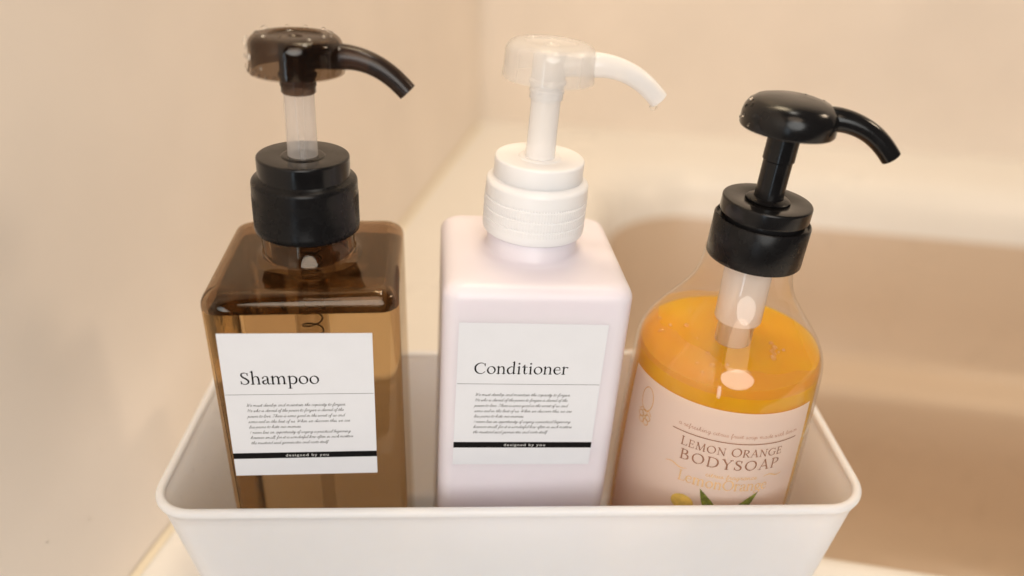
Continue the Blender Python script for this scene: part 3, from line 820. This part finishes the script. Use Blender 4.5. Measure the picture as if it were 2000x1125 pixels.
dr = mesh_obj('water_droplets', *join(parts), MAT['water'], head1)
dr['kind'] = 'stuff'
paper_label(shampoo, 'Shampoo', 0.523, 0.116, W, ZB, -0.0013, -0.0155, -0.0192)

# ------------------------------------------------------------------ conditioner
R2 = rel_rot(0.0934, 0.0517, -0.016)
o2 = Vector((0.0110, 0.0203, 0.0911))
cond = empty('conditioner_bottle', o2 + R2 @ Vector((0, W / 2, -ZB)), R2)
tag(cond, 'square lavender-white pump bottle labelled Conditioner with translucent white pump', 'pump bottle', 'refill pump bottles with white paper labels')
mesh_obj('body', *loft(square_loops(W, 0.0, ZB, 0.0184, 0.022), True, True), MAT['lavender'], cond, angle=50)
mats2 = dict(collar=MAT['natural_collar'], disc=MAT['natural_collar'], stem=MAT['natural_dense'], head=MAT['natural'], hub=MAT['natural_dense'], sleeve=MAT['natural_dense'], spout=MAT['natural_dense'])
head2, T2, hz2, sp2 = pump(cond, ZB, 0.0091, mats2, tilt=0.02, dx=0.0, bands=True, yaw=-0.04, reach=1.03)
tip = sp2[-1]
v_, f_ = drop_mesh((0.15, -0.1, -1), 0.0015, 1.1)
mesh_obj('drip', [T2 @ (tip + Vector((-0.0016, 0, -0.0026)) + v) for v in v_], f_, MAT['water'], head2)
paper_label(cond, 'Conditioner', 0.650, 0.116, W, ZB, -0.0002, -0.0146, -0.0077)

# ------------------------------------------------------------------ body soap
ZS = 0.136
R3 = rel_rot(0.0, 0.05, -0.016)
o3 = Vector((0.0942, 0.052, 0.040))
soap = empty('body_soap_bottle', o3 + R3 @ Vector((0, 0, -ZS)), R3)
tag(soap, 'round clear bottle of orange body soap with black pump and pink label', 'pump bottle')
prS = [(0.0, 0.002), (0.030, 0.0), (0.038, 0.001), (0.0408, 0.004), (0.0415, 0.010), (0.0415, ZS - 0.060), (0.0408, ZS - 0.020), (0.0400, ZS), (0.0396, ZS + 0.006), (0.0385, ZS + 0.0105), (0.0365, ZS + 0.0148), (0.0335, ZS + 0.0190),
       (0.0300, ZS + 0.0236), (0.0262, ZS + 0.0286), (0.0228, ZS + 0.0336), (0.0203, ZS + 0.0385), (0.0190, ZS + 0.0430), (0.0183, ZS + 0.0475), (0.0180, ZS + 0.0520)]
prS2 = prS[:4] + [(a, b) for a, b, _ in cr([(a, b, 0) for a, b in prS[4:]], 4)]
mesh_obj('body', *lathe(prS2, 96), MAT['clear'], soap, angle=60)
# the soap inside, cut level with the horizon
bm = bmesh.new()
Vl, Fl = lathe([(max(0.0, a - 0.0012), b + (0.0015 if i < 2 else 0)) for i, (a, b) in enumerate(prS2)] + [(0.0, ZS + 0.052)], 96)
vs = [bm.verts.new(v) for v in Vl]
for q in Fl: bm.faces.new([vs[i] for i in q])
upn = R3.transposed() @ Vector((0, 0, 1))
res = bmesh.ops.bisect_plane(bm, geom=bm.verts[:] + bm.edges[:] + bm.faces[:], plane_co=(0, 0, ZS + 0.0102), plane_no=upn, clear_outer=True)
bmesh.ops.holes_fill(bm, edges=[e for e in bm.edges if e.is_boundary])
bmesh.ops.recalc_face_normals(bm, faces=bm.faces)
me = bpy.data.meshes.new('soap_liquid'); bm.to_mesh(me); bm.free()
me.materials.append(MAT['soap'])
me.polygons.foreach_set('use_smooth', [True] * len(me.polygons)); me.set_sharp_from_angle(angle=math.radians(40))
lo = bpy.data.objects.new('soap_liquid', me); COL.objects.link(lo); lo.parent = soap
# foam bubbles floating on the soap, left and right of the chamber
parts = []
for _ in range(22):
    g = rnd.choice([(-0.020, -0.002, .006), (0.017, -0.009, .005), (0.019, -0.016, .004), (-0.012, -0.024, .006), (-0.024, 0.008, .006)])
    x, y = rnd.gauss(g[0], g[2] * .7), rnd.gauss(g[1], g[2] * .7)
    if math.hypot(x, y) > 0.035: continue
    r_ = rnd.uniform(.0004, .0014)
    z_ = ZS + 0.0102 - (upn.x * x + upn.y * y) / upn.z
    v_, f_ = drop_mesh(upn, r_, 0.9)
    parts.append(([Vector((x, y, z_ + 0.0001)) + v for v in v_], f_))
fo = mesh_obj('foam_bubbles', *join(parts), MAT['foam'], lo); fo['kind'] = 'stuff'
# a film of soap left on the inside of the shoulder, higher on one side
V, Fc = [], []
nth, nz = 96, 8
for k in range(nth):
    a = 2 * PI * k / nth
    h = 0.0085 * max(0.0, 0.5 + 0.5 * math.cos(a - math.radians(200))) ** 1.3 + 0.0016 + 0.0007 * math.sin(5 * a + 1) + 0.0005 * math.sin(11 * a)
    for i in range(nz):
        z = 0.0102 + (h + 0.004) * i / (nz - 1) - 0.004
        zz = ZS + z
        r_ = next(a0 + (a1 - a0) * (zz - z0) / (z1 - z0) for (a0, z0), (a1, z1) in zip(prS2[:-1], prS2[1:]) if z0 <= zz <= z1 and z1 > z0) - 0.0007
        V.append((r_ * math.cos(a), r_ * math.sin(a), zz))
for k in range(nth):
    for i in range(nz - 1):
        k2 = (k + 1) % nth
        Fc.append((k * nz + i, k2 * nz + i, k2 * nz + i + 1, k * nz + i + 1))
mesh_obj('soap_film', V, Fc, MAT['film'], soap)
mats3 = dict(collar=MAT['black_soft'], disc=MAT['black'], stem=MAT['black'], head=MAT['black'], hub=MAT['black'], sleeve=MAT['black'], spout=MAT['black'])
head3, T3, hz3, sp3 = pump(soap, ZS, 0.0503, mats3, tilt=0.03, soap=True, dx=0.0016, dome=True, reach=0.95, yaw=-0.2)
parts = []
for th, zz, rd in [(184, 4.2, .7), (178, 7.2, .8), (190, 8.6, .7), (176, 9.8, .6), (200, 2.0, .5), (172, 2.4, .5)]:
    a = math.radians(th); r_ = 0.0178 - max(0, zz - 5) * .00045
    v_, f_ = drop_mesh((math.cos(a), math.sin(a), 0.2 + max(0, zz - 5) * .2), rd * 0.0013, .7)
    parts.append(([T3 @ (Vector((r_ * math.cos(a), r_ * math.sin(a), hz3 + zz * .001)) + v) for v in v_], f_))
for x, y, rd in [(6.0, 6.5, .7), (-1.0, 11.0, .5), (12.5, 3.5, .5), (7.4, 6.0, .45)]:
    d_ = math.hypot(x, y)
    z_ = hz3 + 0.0127 - 0.0000085 * d_ * d_ * 1.15
    v_, f_ = drop_mesh((x * .02, y * .02, 1), rd * .001)
    parts.append(([T3 @ (Vector((x * .001, y * .001, z_)) + v) for v in v_], f_))
d3 = mesh_obj('water_droplets', *join(parts), MAT['water'], head3); d3['kind'] = 'stuff'
mesh_obj('pump_chamber', *rot_shift(lathe([(0.0098, 0.052), (0.0098, 0.0215), (0.0092, 0.0205), (0.0076, 0.0203), (0.0074, -0.02), (0.0, -0.021)], 48), Matrix.Translation((0.0012, 0, ZS))), MAT['chamber'], soap)
mesh_obj('dip_tube', *off(lathe([(0.003, -0.125), (0.003, -0.02)], 20), ZS), MAT['chamber'], soap)

# printed label wrapped round the front of the body
def rad(z):
    for (a0, z0), (a1, z1) in zip(prS2[:-1], prS2[1:]):
        if z0 <= z <= z1 and z1 > z0:
            return a0 + (a1 - a0) * (z - z0) / (z1 - z0)
    return 0.0415
def wrap(th, z, d):
    r_ = rad(z + ZS) + d
    a = math.radians(-90 - 18 + th)
    return (r_ * math.cos(a), r_ * math.sin(a), z + ZS)
V, Fc = [], []
zs = np.linspace(-0.118, 0.0004, 14)
ths = np.linspace(-61, 62, 60)
for z in zs:
    for th in ths: V.append(wrap(th, z, 0.00025))
for i in range(len(zs) - 1):
    for j in range(len(ths) - 1):
        Fc.append((i * 60 + j, i * 60 + j + 1, (i + 1) * 60 + j + 1, (i + 1) * 60 + j))
slab = mesh_obj('printed_label', V, Fc, MAT['soap_label'], soap)
RS = 0.0412
def cyl(th0, z0, d=0.00042):
    return lambda x, y: wrap(th0 + math.degrees(x / RS), z0 + y, d)
def arc_text(name, text, font, th0, th1, z0, size, mat, spacing=0.0, small=None, slant=0.0, cell=None, tw=None):
    st, wd = layout(text, font, size, spacing, slant, small)
    target = math.radians(th1 - th0) * RS
    sx = target / wd
    st = [[(x * sx, y, tw or w) for x, y, w in q] for q in st]
    mesh_obj(name, *rect_mesh(raster(st, cell or size / 30), cyl(th0, z0), 0.0015), MAT[mat], slab, smooth=False)
arc_text('title_lettering', 'LEMON ORANGE', G, -15.5, 45, -0.0207, 0.0029, 'brown_ink', 0.10, 0.86)
arc_text('title_lettering', 'BODYSOAP', G, -14.5, 45.5, -0.0275, 0.0034, 'brown_ink', 0.22)
arc_text('small_lettering', 'a refreshing citrus fruit soap made with lemon', K, -19, 54, -0.0115, 0.0011, 'pale_ink', 0.05, cell=0.00007, tw=0.00016)
arc_text('gold_lettering', 'LemonOrange', G, -13, 40, -0.0384, 0.0036, 'pale_gold', 0.02)
arc_text('gold_small_lettering', 'citrus fragrance', K, 2, 32, -0.0325, 0.0012, 'pale_gold', 0.05, cell=0.00007, tw=0.00022)
mesh_obj('rule_line', *rect_mesh([(0, math.radians(76) * RS, -0.0002, 0.0002)], cyl(-22, -0.0143), 0.001), MAT['brown_ink'], slab, smooth=False)
for a0, a1 in ((-22, -9), (36, 49)):
    n = 14
    st = [(math.radians(a0 + (a1 - a0) * i / n) * RS, 0.0007 * math.sin(i / n * PI * 2), 0.00016 + 0.0004 * math.sin(i / n * PI)) for i in range(n + 1)]
    mesh_obj('gold_flourish', *rect_mesh(raster([st], 0.00008), cyl(0, -0.0315), 0.001), MAT['pale_gold'], slab, smooth=False)
# gold ring and blossom emblem
em = [[(0.0034 * math.cos(2 * PI * i / 36), 0.0058 * math.sin(2 * PI * i / 36), 0.00032) for i in range(37)]]
for k in range(5):
    a = 2 * PI * k / 5 + 0.3
    cxp, cyp = 0.0022 * math.cos(a), -0.0092 + 0.0022 * math.sin(a)
    em.append([(cxp + 0.0015 * math.cos(2 * PI * i / 18), cyp + 0.0015 * math.sin(2 * PI * i / 18), 0.00034) for i in range(19)])
em.append([(0.0007 * math.cos(2 * PI * i / 10), -0.0092 + 0.0007 * math.sin(2 * PI * i / 10), 0.0003) for i in range(11)])
em.append([(-0.0036, -0.0068, .0003), (-0.0020, -0.0052, .0003), (0.0, -0.0062, .0003), (0.0022, -0.0050, .0003), (0.0037, -0.0066, .0003)])
mesh_obj('gold_emblem', *rect_mesh(raster(em, 0.00008), cyl(-43, -0.0098), 0.001), MAT['gold_ink'], slab, smooth=False)
def leaf(x0, y0, x1, y1, wid, n=16):
    P, Q = [], []
    for i in range(n + 1):
        t = i / n
        x, y = x0 + (x1 - x0) * t, y0 + (y1 - y0) * t
        d = math.hypot(x1 - x0, y1 - y0)
        nx, ny = -(y1 - y0) / d, (x1 - x0) / d
        ww = wid * math.sin(PI * t ** 0.75)
        P.append((x + nx * ww, y + ny * ww)); Q.append((x - nx * ww * .8, y - ny * ww * .8))
    return P + Q[::-1]
lv = fill_poly(leaf(0.0096, -0.0130, 0.0005, 0.0016, 0.0026), 0.00012) + fill_poly(leaf(0.0150, -0.0130, 0.0252, 0.0018, 0.0026), 0.00012)
mesh_obj('printed_leaves', *rect_mesh(lv, cyl(0, -0.0412), 0.001), MAT['leaf'], slab, smooth=False)
lm_ = [(0.0048 * math.cos(2 * PI * i / 30) - 0.004, 0.0042 * math.sin(2 * PI * i / 30)) for i in range(30)]
mesh_obj('printed_lemon', *rect_mesh(fill_poly(lm_, 0.00012), cyl(-2, -0.0494, 0.0004), 0.001), MAT['lemon'], slab, smooth=False)

# ------------------------------------------------------------------ loose water beads on the bin and wall
parts = []
rb = random.Random(11)
for _ in range(26):                                # inner face of the bin's left side
    zz = -rb.uniform(0.008, 0.055); yy = rb.uniform(-0.04, 0.02)
    x = -BW - side(zz, -0.0027)
    v_, f_ = drop_mesh((1, 0, 0.16), rb.uniform(.0004, .0012), .5)
    parts.append(([Vector((x, yy, zz + HB)) + v for v in v_], f_))
for zz, rd, ang in [(-0.0045, 1.3, 205), (-0.0075, 1.0, 210), (-0.0105, .8, 204), (-0.014, .9, 215), (-0.019, .6, 200), (-0.026, .5, 206), (-0.03, .6, 212)]:
    cx0, cy0 = -BW - side(zz, 0) + 0.0165, -BD / 2 - side(zz, 0) + 0.0165
    r_ = 0.0165 + (0.0010 if zz > -0.006 else 0)
    a = math.radians(ang)
    v_, f_ = drop_mesh((math.cos(a), math.sin(a), -.15), rd * .001)
    parts.append(([Vector((cx0 + r_ * math.cos(a), cy0 + r_ * math.sin(a), zz + HB)) + v for v in v_], f_))
bd = mesh_obj('water_droplets', *join(parts), MAT['water'], bin_); bd['kind'] = 'stuff'

parts = []
for _ in range(9):
    v = rb.uniform(-0.10, 0.02); z = rb.uniform(-0.09, 0.06)
    v_, f_ = drop_mesh((1, 0, 0), rb.uniform(.0004, .0011), .4)
    parts.append(([ROOM @ (Vector((-0.2005, v, z)) + p) for p in v_], f_))
wd_ = mesh_obj('water_droplets', *join(parts), MAT['water'], w); wd_['kind'] = 'stuff'
